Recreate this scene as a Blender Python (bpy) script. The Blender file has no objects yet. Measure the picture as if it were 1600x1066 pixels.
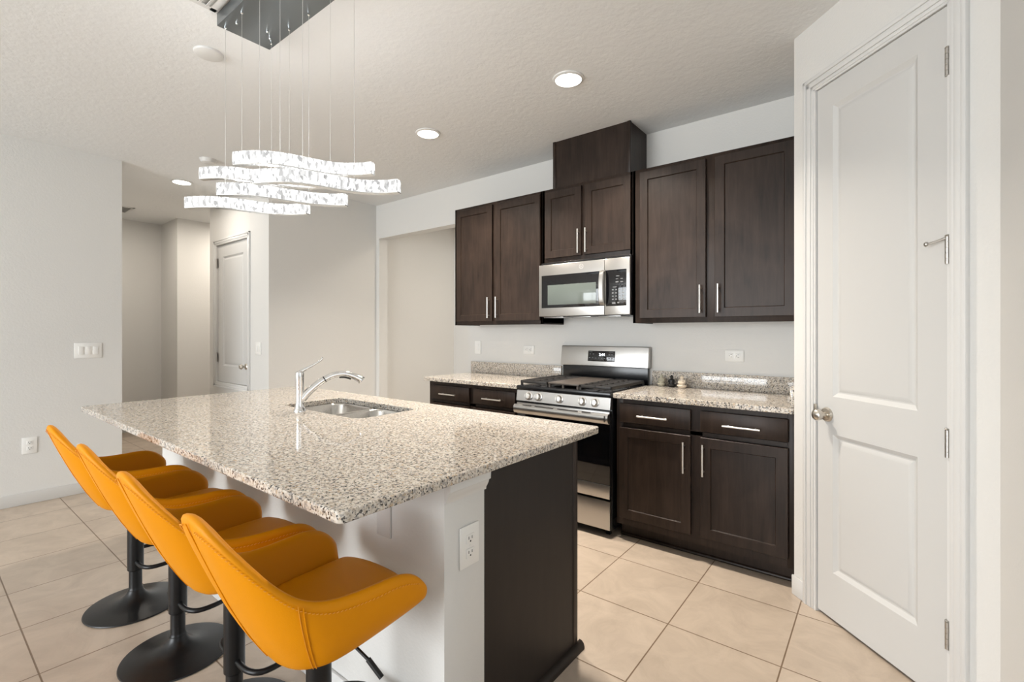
import bpy, bmesh, math, random
from mathutils import Vector, Matrix
R = math.radians
random.seed(7)
C = bpy.context.scene.collection
SC = bpy.context.scene

# ------------------------------------------------------------------ camera
cam = bpy.data.cameras.new('camera')
cam.sensor_width = 36.0
cam.lens = 744.0 / 1600.0 * 36.0
cam.shift_y = -14.0 / 1600.0
cam.clip_start = 0.02
co = bpy.data.objects.new('camera', cam)
co.location = (0, 0, 1.34)
co.rotation_euler = (R(90), 0, R(37.9))
C.objects.link(co)
SC.camera = co

# ------------------------------------------------------------------ world, exposure
SC.view_settings.view_transform = 'Standard'
SC.view_settings.look = 'None'
SC.view_settings.gamma = 1.0
SC.view_settings.use_curve_mapping = False
SC.view_settings.exposure = 0.24
SC.cycles.use_denoising = True
SC.cycles.max_bounces = 10
SC.cycles.diffuse_bounces = 3
SC.cycles.glossy_bounces = 5
SC.cycles.sample_clamp_indirect = 6.0
SC.cycles.caustics_reflective = False
SC.cycles.caustics_refractive = False

w = bpy.data.worlds.new('daylight')
SC.world = w
w.use_nodes = True
bg = w.node_tree.nodes['Background']
bg.inputs[0].default_value = (0.80, 0.90, 1.0, 1)
bg.inputs[1].default_value = 0.6

CEIL = 2.84

def area(name, loc, size, power, color, rot=(0, 0, 0), shape='DISK', sy=None, spread=None, portal=False):
    l = bpy.data.lights.new(name, 'AREA')
    l.shape = shape
    l.size = size
    if sy: l.size_y = sy
    l.energy = power
    l.color = color
    if spread: l.spread = R(spread)
    if portal: l.cycles.is_portal = True
    o = bpy.data.objects.new(name, l)
    o.location = loc
    o.rotation_euler = rot
    C.objects.link(o)
    return o

REAR = -5.2
XEAST = 3.6           # far side of the living space, right of the pantry
# daylight enters by the glazed opening in the wall behind the camera (portal guides sky light)
area('daylight_portal', (-2.45, REAR - 0.02, 1.25), 4.3, 1, (1, 1, 1), (R(90), 0, 0), 'RECTANGLE', 2.44, portal=True)
area('daylight', (-2.45, REAR - 0.12, 1.25), 4.2, 330, (0.93, 0.97, 1.0), (R(90), 0, 0), 'RECTANGLE', 2.4)
area('daylight_side', (XEAST + 0.12, -1.3, 1.25), 4.4, 30, (0.95, 0.975, 1.0), (R(90), 0, R(90)), 'RECTANGLE', 2.4)
# three recessed lamps in view, then fill lights added for passage and hall
WARM = (1.0, 0.91, 0.80)
CANS = [(-1.468, 2.429), (-2.703, 2.443), (-5.516, 1.724)]
for (x, y), p in zip(CANS, (28, 28, 5)):
    area('lamp_and_fill_glow', (x, y, CEIL - 0.014), 0.14, p, WARM, spread=125 if x > -5 else 165)
area('lamp_and_fill_glow', (-2.6, 4.2, CEIL - 0.035), 0.5, 28, WARM)  # added fill that brightens the passage walls, no fitting there
area('lamp_and_fill_glow', (-6.8, 3.1, CEIL - 0.035), 0.14, 18, WARM)  # added fill for the side hall, has no fitting
area('lamp_and_fill_glow', (-6.95, 1.70, CEIL - 0.035), 0.14, 7, WARM)  # extra fill added to lighten the hall end wall
# ------------------------------------------------------------------ materials
def nt(name):
    m = bpy.data.materials.new(name)
    m.use_nodes = True
    t = m.node_tree
    return m, t, t.nodes['Principled BSDF']

def N(t, kind, **kw):
    n = t.nodes.new(kind)
    for k, v in kw.items():
        if k.startswith('i_'):
            key = k[2:]
            n.inputs[int(key) if key.isdigit() else key.replace('_', ' ')].default_value = v
        else:
            setattr(n, k, v)
    return n

def plain(name, col, rough=0.5, metal=0.0, spec=0.5, coat=0.0, emit=0.0, emitcol=None):
    m, t, b = nt(name)
    b.inputs['Base Color'].default_value = (*col, 1)
    b.inputs['Roughness'].default_value = rough
    b.inputs['Metallic'].default_value = metal
    b.inputs['Specular IOR Level'].default_value = spec
    b.inputs['Coat Weight'].default_value = coat
    if emit:
        b.inputs['Emission Color'].default_value = (*(emitcol or col), 1)
        b.inputs['Emission Strength'].default_value = emit
    return m

def bumped(name, col, rough, scale, dist, detail=3, strength=0.3, spec=0.4):
    m = plain(name, col, rough, 0, spec)
    t = m.node_tree
    b = t.nodes['Principled BSDF']
    g = N(t, 'ShaderNodeNewGeometry')
    n = N(t, 'ShaderNodeTexNoise', i_Scale=scale, i_Detail=detail, i_Roughness=0.6)
    t.links.new(g.outputs['Position'], n.inputs['Vector'])
    bu = N(t, 'ShaderNodeBump', i_Strength=strength, i_Distance=dist)
    t.links.new(n.outputs['Fac'], bu.inputs['Height'])
    t.links.new(bu.outputs['Normal'], b.inputs['Normal'])
    return m

def ramp(t, stops, interp='LINEAR'):
    r = N(t, 'ShaderNodeValToRGB')
    r.color_ramp.interpolation = interp
    e = r.color_ramp.elements
    while len(e) < len(stops): e.new(0.5)
    for k, (p, c) in enumerate(stops):
        e[k].position = p
        e[k].color = (*c, 1) if len(c) == 3 else c
    return r

M = {}
M['wall'] = bumped('wall_paint', (0.70, 0.69, 0.665), 0.55, 90, 0.003, strength=0.35)
M['ceiling'] = bumped('ceiling_paint', (0.78, 0.785, 0.78), 0.75, 28, 0.006, detail=5, strength=0.45)
M['trim'] = plain('trim_paint', (0.68, 0.675, 0.66), 0.32)
M['door'] = plain('door_paint', (0.59, 0.585, 0.57), 0.5)
M['plate'] = plain('white_plastic', (0.84, 0.83, 0.80), 0.3)
M['slot'] = plain('dark_slot', (0.03, 0.03, 0.03), 0.6)
M['chrome'] = plain('chrome', (0.86, 0.86, 0.86), 0.07, 1.0)
M['nickel'] = plain('satin_nickel', (0.62, 0.58, 0.52), 0.28, 1.0)
M['hinge'] = plain('hinge_steel', (0.50, 0.48, 0.45), 0.34, 1.0)
M['pull'] = plain('brushed_pull', (0.82, 0.80, 0.77), 0.3, 1.0)  # added uplight to brighten the ceiling, the bar has no strip on top
M['black'] = plain('satin_black_metal', (0.007, 0.007, 0.0075), 0.33, 0, 0.35)
M['enamel'] = plain('black_enamel', (0.008, 0.008, 0.009), 0.22)
M['castiron'] = plain('cast_iron', (0.026, 0.023, 0.021), 0.5)
M['griddle'] = plain('griddle_iron', (0.075, 0.062, 0.052), 0.42)
M['glassblack'] = plain('black_glass', (0.004, 0.004, 0.005), 0.05, 0, 0.6)
M['screen'] = plain('oven_screen', (0.115, 0.135, 0.125), 0.08, 0, 0.6)
M['mark'] = plain('grey_print', (0.17, 0.175, 0.18), 0.5)
M['digits'] = plain('lit_digits', (0.9, 0.95, 1.0), 0.5, emit=3.0)
M['lens'] = plain('lamp_lens', (1, 1, 1), 0.5, emit=9.0, emitcol=(1.0, 0.93, 0.84))
M['canopy'] = plain('canopy_metal', (0.22, 0.245, 0.26), 0.33, 0.85)
M['wire'] = plain('wire', (0.70, 0.70, 0.69), 0.35, 0.6)
M['vent'] = plain('vent_dark', (0.07, 0.065, 0.06), 0.7)
M['ventpale'] = plain('vent_pale', (0.42, 0.42, 0.41), 0.7)
M['cream'] = plain('cream_stone', (0.66, 0.58, 0.47), 0.55)
M['beige'] = plain('pale_stone', (0.50, 0.47, 0.37), 0.6)
M['figblack'] = plain('black_stone', (0.012, 0.012, 0.012), 0.4)
M['grass'] = bumped('lawn', (0.10, 0.17, 0.05), 0.9, 40, 0.02)
M['frame'] = plain('sash_paint', (0.78, 0.78, 0.77), 0.4)

# brushed stainless steel
def steel(name, col, rough, sx, sz):
    m, t, b = nt(name)
    b.inputs['Base Color'].default_value = (*col, 1)
    b.inputs['Metallic'].default_value = 1.0
    g = N(t, 'ShaderNodeNewGeometry')
    mp = N(t, 'ShaderNodeMapping')
    mp.inputs['Scale'].default_value = (sx, sx, sz)
    n = N(t, 'ShaderNodeTexNoise', i_Scale=6.0, i_Detail=4.0)
    t.links.new(g.outputs['Position'], mp.inputs['Vector'])
    t.links.new(mp.outputs['Vector'], n.inputs['Vector'])
    mr = N(t, 'ShaderNodeMapRange', i_To_Min=rough - 0.05, i_To_Max=rough + 0.06)
    t.links.new(n.outputs['Fac'], mr.inputs['Value'])
    t.links.new(mr.outputs['Result'], b.inputs['Roughness'])
    bu = N(t, 'ShaderNodeBump', i_Strength=0.004, i_Distance=0.0003)
    t.links.new(n.outputs['Fac'], bu.inputs['Height'])
    t.links.new(bu.outputs['Normal'], b.inputs['Normal'])
    return m
M['steel'] = steel('stainless_steel', (0.50, 0.49, 0.475), 0.31, 1, 90)
M['sink'] = steel('sink_steel', (0.62, 0.60, 0.57), 0.24, 20, 1)

# dark stained wood
def wood(name, base, dark, rough=0.38, scale=1.0, gloss=0.32):
    m, t, b = nt(name)
    g = N(t, 'ShaderNodeNewGeometry')
    mp = N(t, 'ShaderNodeMapping')
    mp.inputs['Scale'].default_value = (9 * scale, 9 * scale, 0.9 * scale)
    n = N(t, 'ShaderNodeTexNoise', i_Scale=4.0, i_Detail=8.0, i_Roughness=0.62, i_Distortion=0.6)
    t.links.new(g.outputs['Position'], mp.inputs['Vector'])
    t.links.new(mp.outputs['Vector'], n.inputs['Vector'])
    n2 = N(t, 'ShaderNodeTexNoise', i_Scale=3.2, i_Detail=3.0, i_Distortion=0.8)
    t.links.new(g.outputs['Position'], n2.inputs['Vector'])
    mix = N(t, 'ShaderNodeMix', data_type='FLOAT')
    mix.inputs[0].default_value = 0.45
    t.links.new(n.outputs['Fac'], mix.inputs[2])
    t.links.new(n2.outputs['Fac'], mix.inputs[3])
    r = ramp(t, [(0.33, dark), (0.66, base)])
    t.links.new(mix.outputs[0], r.inputs['Fac'])
    t.links.new(r.outputs['Color'], b.inputs['Base Color'])
    b.inputs['Roughness'].default_value = rough
    b.inputs['Specular IOR Level'].default_value = gloss
    b.inputs['IOR'].default_value = 1.4
    bu = N(t, 'ShaderNodeBump', i_Strength=0.10, i_Distance=0.001)
    t.links.new(n.outputs['Fac'], bu.inputs['Height'])
    t.links.new(bu.outputs['Normal'], b.inputs['Normal'])
    return m
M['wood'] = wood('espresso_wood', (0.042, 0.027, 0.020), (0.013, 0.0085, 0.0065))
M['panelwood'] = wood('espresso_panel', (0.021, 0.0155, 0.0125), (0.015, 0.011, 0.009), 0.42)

# speckled granite
def granite():
    m, t, b = nt('speckled_granite')
    g = N(t, 'ShaderNodeNewGeometry')
    def noise(s, d=2.0, off=(0, 0, 0), rough=0.5):
        mp = N(t, 'ShaderNodeMapping')
        mp.inputs['Location'].default_value = off
        t.links.new(g.outputs['Position'], mp.inputs['Vector'])
        n = N(t, 'ShaderNodeTexNoise', i_Scale=s, i_Detail=d, i_Roughness=rough)
        t.links.new(mp.outputs['Vector'], n.inputs['Vector'])
        return n
    base = ramp(t, [(0.34, (0.41, 0.345, 0.275)), (0.47, (0.60, 0.535, 0.455)), (0.62, (0.69, 0.645, 0.58))])
    n1 = noise(100, 3)
    t.links.new(n1.outputs['Fac'], base.inputs['Fac'])
    cur = base.outputs['Color']
    for s, off, lo, hi, col in ((80, (3, 1, 2), 0.575, 0.605, (0.36, 0.335, 0.31)),
                                (105, (7, 5, 1), 0.605, 0.635, (0.10, 0.092, 0.088)),
                                (140, (1, 9, 4), 0.61, 0.635, (0.022, 0.02, 0.02)),
                                (70, (5, 2, 8), 0.64, 0.69, (0.50, 0.38, 0.26))):
        n = noise(s, 2.0, off)
        f = ramp(t, [(lo, (0, 0, 0)), (hi, (1, 1, 1))])
        t.links.new(n.outputs['Fac'], f.inputs['Fac'])
        mx = N(t, 'ShaderNodeMix', data_type='RGBA')
        t.links.new(f.outputs['Color'], mx.inputs[0])
        t.links.new(cur, mx.inputs[6])
        mx.inputs[7].default_value = (*col, 1)
        cur = mx.outputs[2]
    t.links.new(cur, b.inputs['Base Color'])
    b.inputs['Roughness'].default_value = 0.05
    b.inputs['Specular IOR Level'].default_value = 0.55
    return m
M['granite'] = granite()

# square porcelain floor tiles with darker grout
def tiles():
    m, t, b = nt('porcelain_tiles')
    g = N(t, 'ShaderNodeNewGeometry')
    mp = N(t, 'ShaderNodeMapping')
    mp.inputs['Location'].default_value = (0.32 + 0.4575 * 40, -0.334 + 0.4575 * 40, 0)
    t.links.new(g.outputs['Position'], mp.inputs['Vector'])
    br = N(t, 'ShaderNodeTexBrick', offset=0.0, squash=1.0)
    br.inputs['Scale'].default_value = 1.0
    br.inputs['Mortar Size'].default_value = 0.0032
    br.inputs['Mortar Smooth'].default_value = 0.25
    br.inputs['Bias'].default_value = 0.0
    br.inputs['Brick Width'].default_value = 0.4575
    br.inputs['Row Height'].default_value = 0.4575
    br.inputs['Color1'].default_value = (0.50, 0.41, 0.325, 1)
    br.inputs['Color2'].default_value = (0.53, 0.437, 0.35, 1)
    br.inputs['Mortar'].default_value = (0.20, 0.135, 0.085, 1)
    t.links.new(mp.outputs['Vector'], br.inputs['Vector'])
    n = N(t, 'ShaderNodeTexNoise', i_Scale=5.0, i_Detail=9.0, i_Roughness=0.66, i_Distortion=1.2)
    t.links.new(g.outputs['Position'], n.inputs['Vector'])
    v = ramp(t, [(0.30, (0.84, 0.83, 0.82)), (0.62, (1.05, 1.05, 1.05))])
    t.links.new(n.outputs['Fac'], v.inputs['Fac'])
    mx = N(t, 'ShaderNodeMix', data_type='RGBA', blend_type='MULTIPLY')
    mx.inputs[0].default_value = 1.0
    t.links.new(br.outputs['Color'], mx.inputs[6])
    t.links.new(v.outputs['Color'], mx.inputs[7])
    t.links.new(mx.outputs[2], b.inputs['Base Color'])
    b.inputs['Roughness'].default_value = 0.38
    inv = N(t, 'ShaderNodeMath', operation='SUBTRACT')
    inv.inputs[0].default_value = 1.0
    t.links.new(br.outputs['Fac'], inv.inputs[1])
    bu = N(t, 'ShaderNodeBump', i_Strength=0.5, i_Distance=0.002)
    t.links.new(inv.outputs[0], bu.inputs['Height'])
    t.links.new(bu.outputs['Normal'], b.inputs['Normal'])
    return m
M['tiles'] = tiles()

# orange leatherette
def leather(name, col, rough):
    m, t, b = nt(name)
    b.inputs['Base Color'].default_value = (*col, 1)
    b.inputs['Roughness'].default_value = rough
    b.inputs['Specular IOR Level'].default_value = 0.18
    tc = N(t, 'ShaderNodeTexCoord')
    v = N(t, 'ShaderNodeTexVoronoi', i_Scale=260.0)
    t.links.new(tc.outputs['Object'], v.inputs['Vector'])
    bu = N(t, 'ShaderNodeBump', i_Strength=0.12, i_Distance=0.0008)
    t.links.new(v.outputs['Distance'], bu.inputs['Height'])
    t.links.new(bu.outputs['Normal'], b.inputs['Normal'])
    return m
M['leather'] = leather('orange_leather', (0.71, 0.262, 0.0), 0.48)
M['thread'] = plain('orange_thread', (0.78, 0.32, 0.02), 0.6)

# lit cut crystal
def crystal():
    m, t, b = nt('lit_crystal')
    b.inputs['Base Color'].default_value = (0.16, 0.16, 0.16, 1)
    b.inputs['Roughness'].default_value = 0.05
    tc = N(t, 'ShaderNodeTexCoord')
    v = N(t, 'ShaderNodeTexVoronoi', i_Scale=120.0)
    mp = N(t, 'ShaderNodeMapping')
    mp.inputs['Scale'].default_value = (1, 1, 0.45)
    t.links.new(tc.outputs['Object'], mp.inputs['Vector'])
    t.links.new(mp.outputs['Vector'], v.inputs['Vector'])
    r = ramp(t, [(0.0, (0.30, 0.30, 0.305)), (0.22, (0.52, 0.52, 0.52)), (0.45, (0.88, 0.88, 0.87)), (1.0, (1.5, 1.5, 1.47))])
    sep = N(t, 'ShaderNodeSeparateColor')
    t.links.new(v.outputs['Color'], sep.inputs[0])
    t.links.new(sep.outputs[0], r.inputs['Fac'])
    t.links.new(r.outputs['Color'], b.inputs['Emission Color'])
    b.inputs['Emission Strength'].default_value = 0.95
    return m
M['crystal'] = crystal()

# ------------------------------------------------------------------ mesh helpers (everything is authored in world space)
WM = {}

def add_box(bm, x0, x1, y0, y1, z0, z1, bev=0.0, seg=2, mat=None):
    t = bmesh.new()
    bmesh.ops.create_cube(t, size=1.0)
    for v in t.verts:
        v.co = Vector(((x0 + x1) / 2 + v.co.x * (x1 - x0), (y0 + y1) / 2 + v.co.y * (y1 - y0), (z0 + z1) / 2 + v.co.z * (z1 - z0)))
    if bev > 0:
        bev = min(bev, 0.49 * min(abs(x1 - x0), abs(y1 - y0), abs(z1 - z0)))
        bmesh.ops.bevel(t, geom=t.edges[:], offset=bev, segments=seg, affect='EDGES', profile=0.5)
    merge(bm, t, mat)

def merge(bm, t, mat=None):
    if mat is not None:
        t.transform(mat)
    me = bpy.data.meshes.new('tmp')
    t.to_mesh(me)
    t.free()
    bm.from_mesh(me)
    bpy.data.meshes.remove(me)

def box(*a, **k):
    bm = bmesh.new()
    add_box(bm, *a, **k)
    return bm

def frame_of(d):
    d = Vector(d).normalized()
    a = Vector((0, 0, 1)) if abs(d.z) < 0.9 else Vector((1, 0, 0))
    u = d.cross(a).normalized()
    return u, d.cross(u).normalized()

def add_tube(bm, pts, r, n=12, cap=True):
    pts = [Vector(p) for p in pts]
    rings = []
    rr = r if isinstance(r, (list, tuple)) else [r] * len(pts)
    u = None
    for i, p in enumerate(pts):
        d = (pts[min(i + 1, len(pts) - 1)] - pts[max(i - 1, 0)]).normalized()
        if u is None:
            u, v = frame_of(d)
        else:
            u = (u - d * u.dot(d)).normalized()
            v = d.cross(u)
        rings.append([bm.verts.new(p + (u * math.cos(2 * math.pi * k / n) + v * math.sin(2 * math.pi * k / n)) * rr[i]) for k in range(n)])
    for a, b in zip(rings, rings[1:]):
        for k in range(n):
            bm.faces.new((a[k], a[(k + 1) % n], b[(k + 1) % n], b[k]))
    if cap:
        bm.faces.new(rings[0][::-1])
        bm.faces.new(rings[-1])

def tube(*a, **k):
    bm = bmesh.new()
    add_tube(bm, *a, **k)
    return bm

def add_lathe(bm, prof, center=(0, 0, 0), axis=(0, 0, 1), n=32, closed=True):
    ax = Vector(axis).normalized()
    u, v = frame_of(ax)
    c = Vector(center)
    rings = []
    for r, h in prof:
        if r < 1e-6:
            rings.append([bm.verts.new(c + ax * h)])
        else:
            rings.append([bm.verts.new(c + ax * h + (u * math.cos(2 * math.pi * k / n) + v * math.sin(2 * math.pi * k / n)) * r) for k in range(n)])
    for a, b in zip(rings, rings[1:]):
        for k in range(n):
            if len(a) == 1 and len(b) == 1: continue
            if len(a) == 1: bm.faces.new((a[0], b[(k + 1) % n], b[k]))
            elif len(b) == 1: bm.faces.new((a[k], a[(k + 1) % n], b[0]))
            else: bm.faces.new((a[k], a[(k + 1) % n], b[(k + 1) % n], b[k]))
    if closed:
        if len(rings[0]) > 1: bm.faces.new(rings[0][::-1])
        if len(rings[-1]) > 1: bm.faces.new(rings[-1])

def lathe(*a, **k):
    bm = bmesh.new()
    add_lathe(bm, *a, **k)
    return bm

def smooth_path(pts, k=6):
    P = [Vector(p) for p in pts]
    out = []
    for i in range(len(P) - 1):
        a, b, c, d = P[max(i - 1, 0)], P[i], P[i + 1], P[min(i + 2, len(P) - 1)]
        for j in range(k):
            s = j / k
            out.append(0.5 * ((2 * b) + (c - a) * s + (2 * a - 5 * b + 4 * c - d) * s * s + (3 * b - a - 3 * c + d) * s ** 3))
    out.append(P[-1])
    return out

def obj(name, bm, mat, parent=None, smooth=35, sub=0):
    bmesh.ops.recalc_face_normals(bm, faces=bm.faces[:])
    m = WM.get(parent.name) if parent is not None else None
    if m is not None:
        bm.transform(m.inverted())
    me = bpy.data.meshes.new(name)
    bm.to_mesh(me)
    bm.free()
    if smooth:
        me.polygons.foreach_set('use_smooth', [True] * len(me.polygons))
        if smooth < 180:
            me.set_sharp_from_angle(angle=R(smooth))
    for k in (mat if isinstance(mat, (list, tuple)) else [mat]):
        me.materials.append(M[k])
    o = bpy.data.objects.new(name, me)
    C.objects.link(o)
    if parent is not None:
        o.parent = parent
        WM[o.name] = m
    if sub:
        s = o.modifiers.new('subdivision', 'SUBSURF')
        s.levels = s.render_levels = sub
    return o

def tag(o, label=None, cat=None, group=None, kind=None):
    if label: o['label'] = label
    if cat: o['category'] = cat
    if group: o['group'] = group
    if kind: o['kind'] = kind
    return o

def thing(name, label, cat, loc=(0, 0, 0), rotz=0.0, group=None):
    o = bpy.data.objects.new(name, None)
    o.empty_display_size = 0.1
    C.objects.link(o)
    o.location = loc
    o.rotation_euler = (0, 0, rotz)
    WM[o.name] = Matrix.Translation(loc) @ Matrix.Rotation(rotz, 4, 'Z')
    return tag(o, label, cat, group)

def struct(name, bm, mat, parent=None, smooth=35):
    o = obj(name, bm, mat, parent, smooth)
    if parent is None: o['kind'] = 'structure'
    return o

def copy_tree(o, parent=None):
    c = o.copy()
    C.objects.link(c)
    if parent is not None: c.parent = parent
    for ch in list(o.children): copy_tree(ch, c)
    return c

def text_bm(s, size, mat4, depth=0.0006):
    cu = bpy.data.curves.new('txt', 'FONT')
    cu.body = s
    cu.size = size
    cu.extrude = depth
    cu.align_x = 'CENTER'
    cu.align_y = 'CENTER'
    o = bpy.data.objects.new('txt', cu)
    C.objects.link(o)
    dg = bpy.context.evaluated_depsgraph_get()
    me = bpy.data.meshes.new_from_object(o.evaluated_get(dg))
    bm = bmesh.new()
    bm.from_mesh(me)
    bm.transform(mat4)
    bpy.data.objects.remove(o)
    bpy.data.curves.remove(cu)
    bpy.data.meshes.remove(me)
    return bm

FACE_CAM = Matrix.Rotation(R(90), 4, 'X')      # text in the XZ plane, read from -Y

# ------------------------------------------------------------------ room shell
XR = 0.297            # wall beside the pantry, running back past the camera
YB = 3.48             # wall behind the range
T = 0.12
struct('floor', box(-9, XEAST + 0.2, REAR - 0.2, 6, -0.1, 0), 'tiles')
struct('ceiling', box(-9, XEAST + 0.2, REAR - 0.2, 6, CEIL, CEIL + 0.1), 'ceiling')

bm = box(-5.26 - T, -5.26, REAR, 1.193, 0, CEIL)
add_box(bm, -8.2, -5.26 - T, 1.193 - T, 1.193, 0, CEIL)
struct('wall_left', bm, 'wall')
bm = box(-8.2, -7.96, 1.193, 2.24, 0, CEIL)
add_box(bm, -8.2, -7.33, 2.24, 2.36, 0, CEIL)
add_box(bm, -7.45, -7.33, 2.36, 5.0, 0, CEIL)
add_box(bm, -7.33, -6.2, 4.88, 5.0, 0, CEIL)
struct('wall_hall', bm, 'wall')
# wall holding the raised closet door, with the opening cut out
DX0, DX1, DZ0, DZ1 = -6.015, -5.215, 0.775, 2.325
bm = box(-6.206, DX0, 2.223, 2.223 + T, 0, CEIL)
add_box(bm, DX1, -4.758, 2.223, 2.223 + T, 0, CEIL)
add_box(bm, DX0, DX1, 2.223, 2.223 + T, 0, DZ0)
add_box(bm, DX0, DX1, 2.223, 2.223 + T, DZ1, CEIL)
add_box(bm, -6.206, -6.206 + T, 2.223 + T, 5.0, 0, CEIL)
struct('wall_closet', bm, 'wall')
bm = box(-4.758 - T, -4.758, 2.223 + T, 4.9, 0, CEIL)
struct('wall_far', bm, 'wall')
OX0, OX1, OZ = -4.70, -3.25, 2.445
bm = box(-4.758, OX0, YB, YB + T, 0, CEIL)
add_box(bm, OX0, OX1, YB, YB + T, OZ, CEIL)
add_box(bm, OX1, XR + 1.2, YB, YB + T, 0, CEIL)
struct('wall_back', bm, 'wall')
bm = box(-4.758, -1.9, 4.78, 4.9, 0, CEIL)
add_box(bm, -2.02, -1.9, YB + T, 4.78, 0, CEIL)
struct('wall_passage', bm, 'wall')
bm = box(XR, XR + T, 1.45, 2.163, 0, CEIL)
add_box(bm, XR + T, XEAST + T, 1.45, 1.45 + T, 0, CEIL)
struct('wall_right', bm, 'wall')
bm = box(XEAST, XEAST + T, REAR - T, -3.5, 0, CEIL)
add_box(bm, XEAST, XEAST + T, 0.9, 1.45, 0, CEIL)
add_box(bm, XEAST, XEAST + T, -3.5, 0.9, 2.48, CEIL)
struct('wall_east', bm, 'wall')
bm = bmesh.new()
for y in (-3.5, -2.05, -0.60, 0.84):
    add_box(bm, XEAST + 0.03, XEAST + 0.09, y, y + 0.06, 0, 2.48, 0.004)
add_box(bm, XEAST + 0.03, XEAST + 0.09, -3.5, 0.9, 2.42, 2.48, 0.004)
add_box(bm, XEAST + 0.03, XEAST + 0.09, -3.5, 0.9, 0, 0.05, 0.004)
struct('window_2', bm, 'frame')
# back-of-room wall with the wide glazed opening
GX0, GX1, GZ = -4.6, -0.3, 2.48
bm = box(-5.4, GX0, REAR - T, REAR, 0, CEIL)
add_box(bm, GX1, XEAST, REAR - T, REAR, 0, CEIL)
add_box(bm, GX0, GX1, REAR - T, REAR, GZ, CEIL)
struct('wall_rear', bm, 'wall')
bm = bmesh.new()
for x in (GX0, GX0 + 1.42, GX0 + 2.82, GX1 - 0.06):
    add_box(bm, x, x + 0.06, REAR - 0.09, REAR - 0.03, 0, GZ, 0.004)
add_box(bm, GX0, GX1, REAR - 0.09, REAR - 0.03, GZ - 0.06, GZ, 0.004)
add_box(bm, GX0, GX1, REAR - 0.09, REAR - 0.03, 0, 0.05, 0.004)
struct('window_1', bm, 'frame')

# angled pantry wall: e runs along it, n points into the room
PA = Vector((-0.358, 2.815, 0))
PE = Vector((1, -1, 0)).normalized()
PN = Vector((-1, -1, 0)).normalized()
PM = Matrix(((PE.x, -PN.x, 0, PA.x), (PE.y, -PN.y, 0, PA.y), (0, 0, 1, 0), (0, 0, 0, 1)))   # local (e, -n, z)
E0, E1, EZ = 0.145, 0.772, 2.505
bm = bmesh.new()
def pbox(bm, e0, e1, n0, n1, z0, z1, bev=0.0, seg=2):
    add_box(bm, e0, e1, -n1, -n0, z0, z1, bev, seg, PM)
pbox(bm, 0, E0, -T, 0, 0, CEIL)
pbox(bm, E1, 0.926, -T, 0, 0, CEIL)
pbox(bm, E0, E1, -T, 0, EZ, CEIL)
add_box(bm, -0.358, -0.24, 2.83, YB, 0, CEIL)
struct('wall_pantry', bm, 'wall')

# pantry door casing and jamb
def casing_pantry():
    bm = bmesh.new()
    cw = 0.064
    def side(e_in, sgn):
        for (o0, o1, p) in ((0.004, 0.020, 0.010), (0.020, 0.046, 0.0135), (0.046, cw, 0.018)):
            a, b = e_in + sgn * o0, e_in + sgn * o1
            pbox(bm, min(a, b), max(a, b), -0.004, p, 0, EZ + o0 + (o1 - o0), 0.003)
    side(E0, -1)
    side(E1, 1)
    for (o0, o1, p) in ((0.004, 0.020, 0.010), (0.020, 0.046, 0.0135), (0.046, cw, 0.018)):
        pbox(bm, E0 - o1, E1 + o1, -0.004, p, EZ + o0, EZ + o1, 0.003)
    # jamb lining and stops
    pbox(bm, E0 - 0.004, E0 + 0.006, -T, 0.006, 0, EZ)
    pbox(bm, E1 - 0.006, E1 + 0.004, -T, 0.006, 0, EZ)
    pbox(bm, E0, E1, -T, 0.006, EZ - 0.005, EZ + 0.004)
    return bm
struct('trim_1', casing_pantry(), 'trim')

def panel_face(bm, x0, x1, z0, z1, y, panels, put, thick):
    """door slab with sunk, bevelled panels; local coords x, y(front), z -> put()"""
    xs = sorted({x0, x1} | {p[0] for p in panels} | {p[1] for p in panels})
    zs = sorted({z0, z1} | {p[2] for p in panels} | {p[3] for p in panels})
    t = bmesh.new()
    def quad(a, b, c, d):
        t.faces.new([t.verts.new(q) for q in (a, b, c, d)])
    for i in range(len(xs) - 1):
        for j in range(len(zs) - 1):
            cx, cz = (xs[i] + xs[i + 1]) / 2, (zs[j] + zs[j + 1]) / 2
            if any(p[0] < cx < p[1] and p[2] < cz < p[3] for p in panels): continue
            quad((xs[i], y, zs[j]), (xs[i + 1], y, zs[j]), (xs[i + 1], y, zs[j + 1]), (xs[i], y, zs[j + 1]))
    for (a, b, c, d) in panels:
        prev = (a, b, c, d, 0.0)
        for off, dep in ((0.004, 0.003), (0.018, 0.0115), (0.024, 0.0115), (0.040, 0.005), (0.044, 0.0045)):
            cur = (a + off, b - off, c + off, d - off, dep)
            A = [(prev[0], y + prev[4], prev[2]), (prev[1], y + prev[4], prev[2]), (prev[1], y + prev[4], prev[3]), (prev[0], y + prev[4], prev[3])]
            B = [(cur[0], y + cur[4], cur[2]), (cur[1], y + cur[4], cur[2]), (cur[1], y + cur[4], cur[3]), (cur[0], y + cur[4], cur[3])]
            for k in range(4):
                quad(A[k], A[(k + 1) % 4], B[(k + 1) % 4], B[k])
            prev = cur
        quad((prev[0], y + prev[4], prev[2]), (prev[1], y + prev[4], prev[2]), (prev[1], y + prev[4], prev[3]), (prev[0], y + prev[4], prev[3]))
    for a, b in (((x0, z0), (x1, z0)), ((x1, z0), (x1, z1)), ((x1, z1), (x0, z1)), ((x0, z1), (x0, z0))):
        quad((a[0], y, a[1]), (b[0], y, b[1]), (b[0], y + thick, b[1]), (a[0], y + thick, a[1]))
    quad((x0, y + thick, z0), (x1, y + thick, z0), (x1, y + thick, z1), (x0, y + thick, z1))
    bmesh.ops.remove_doubles(t, verts=t.verts[:], dist=1e-5)
    merge(bm, t, put)

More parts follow.
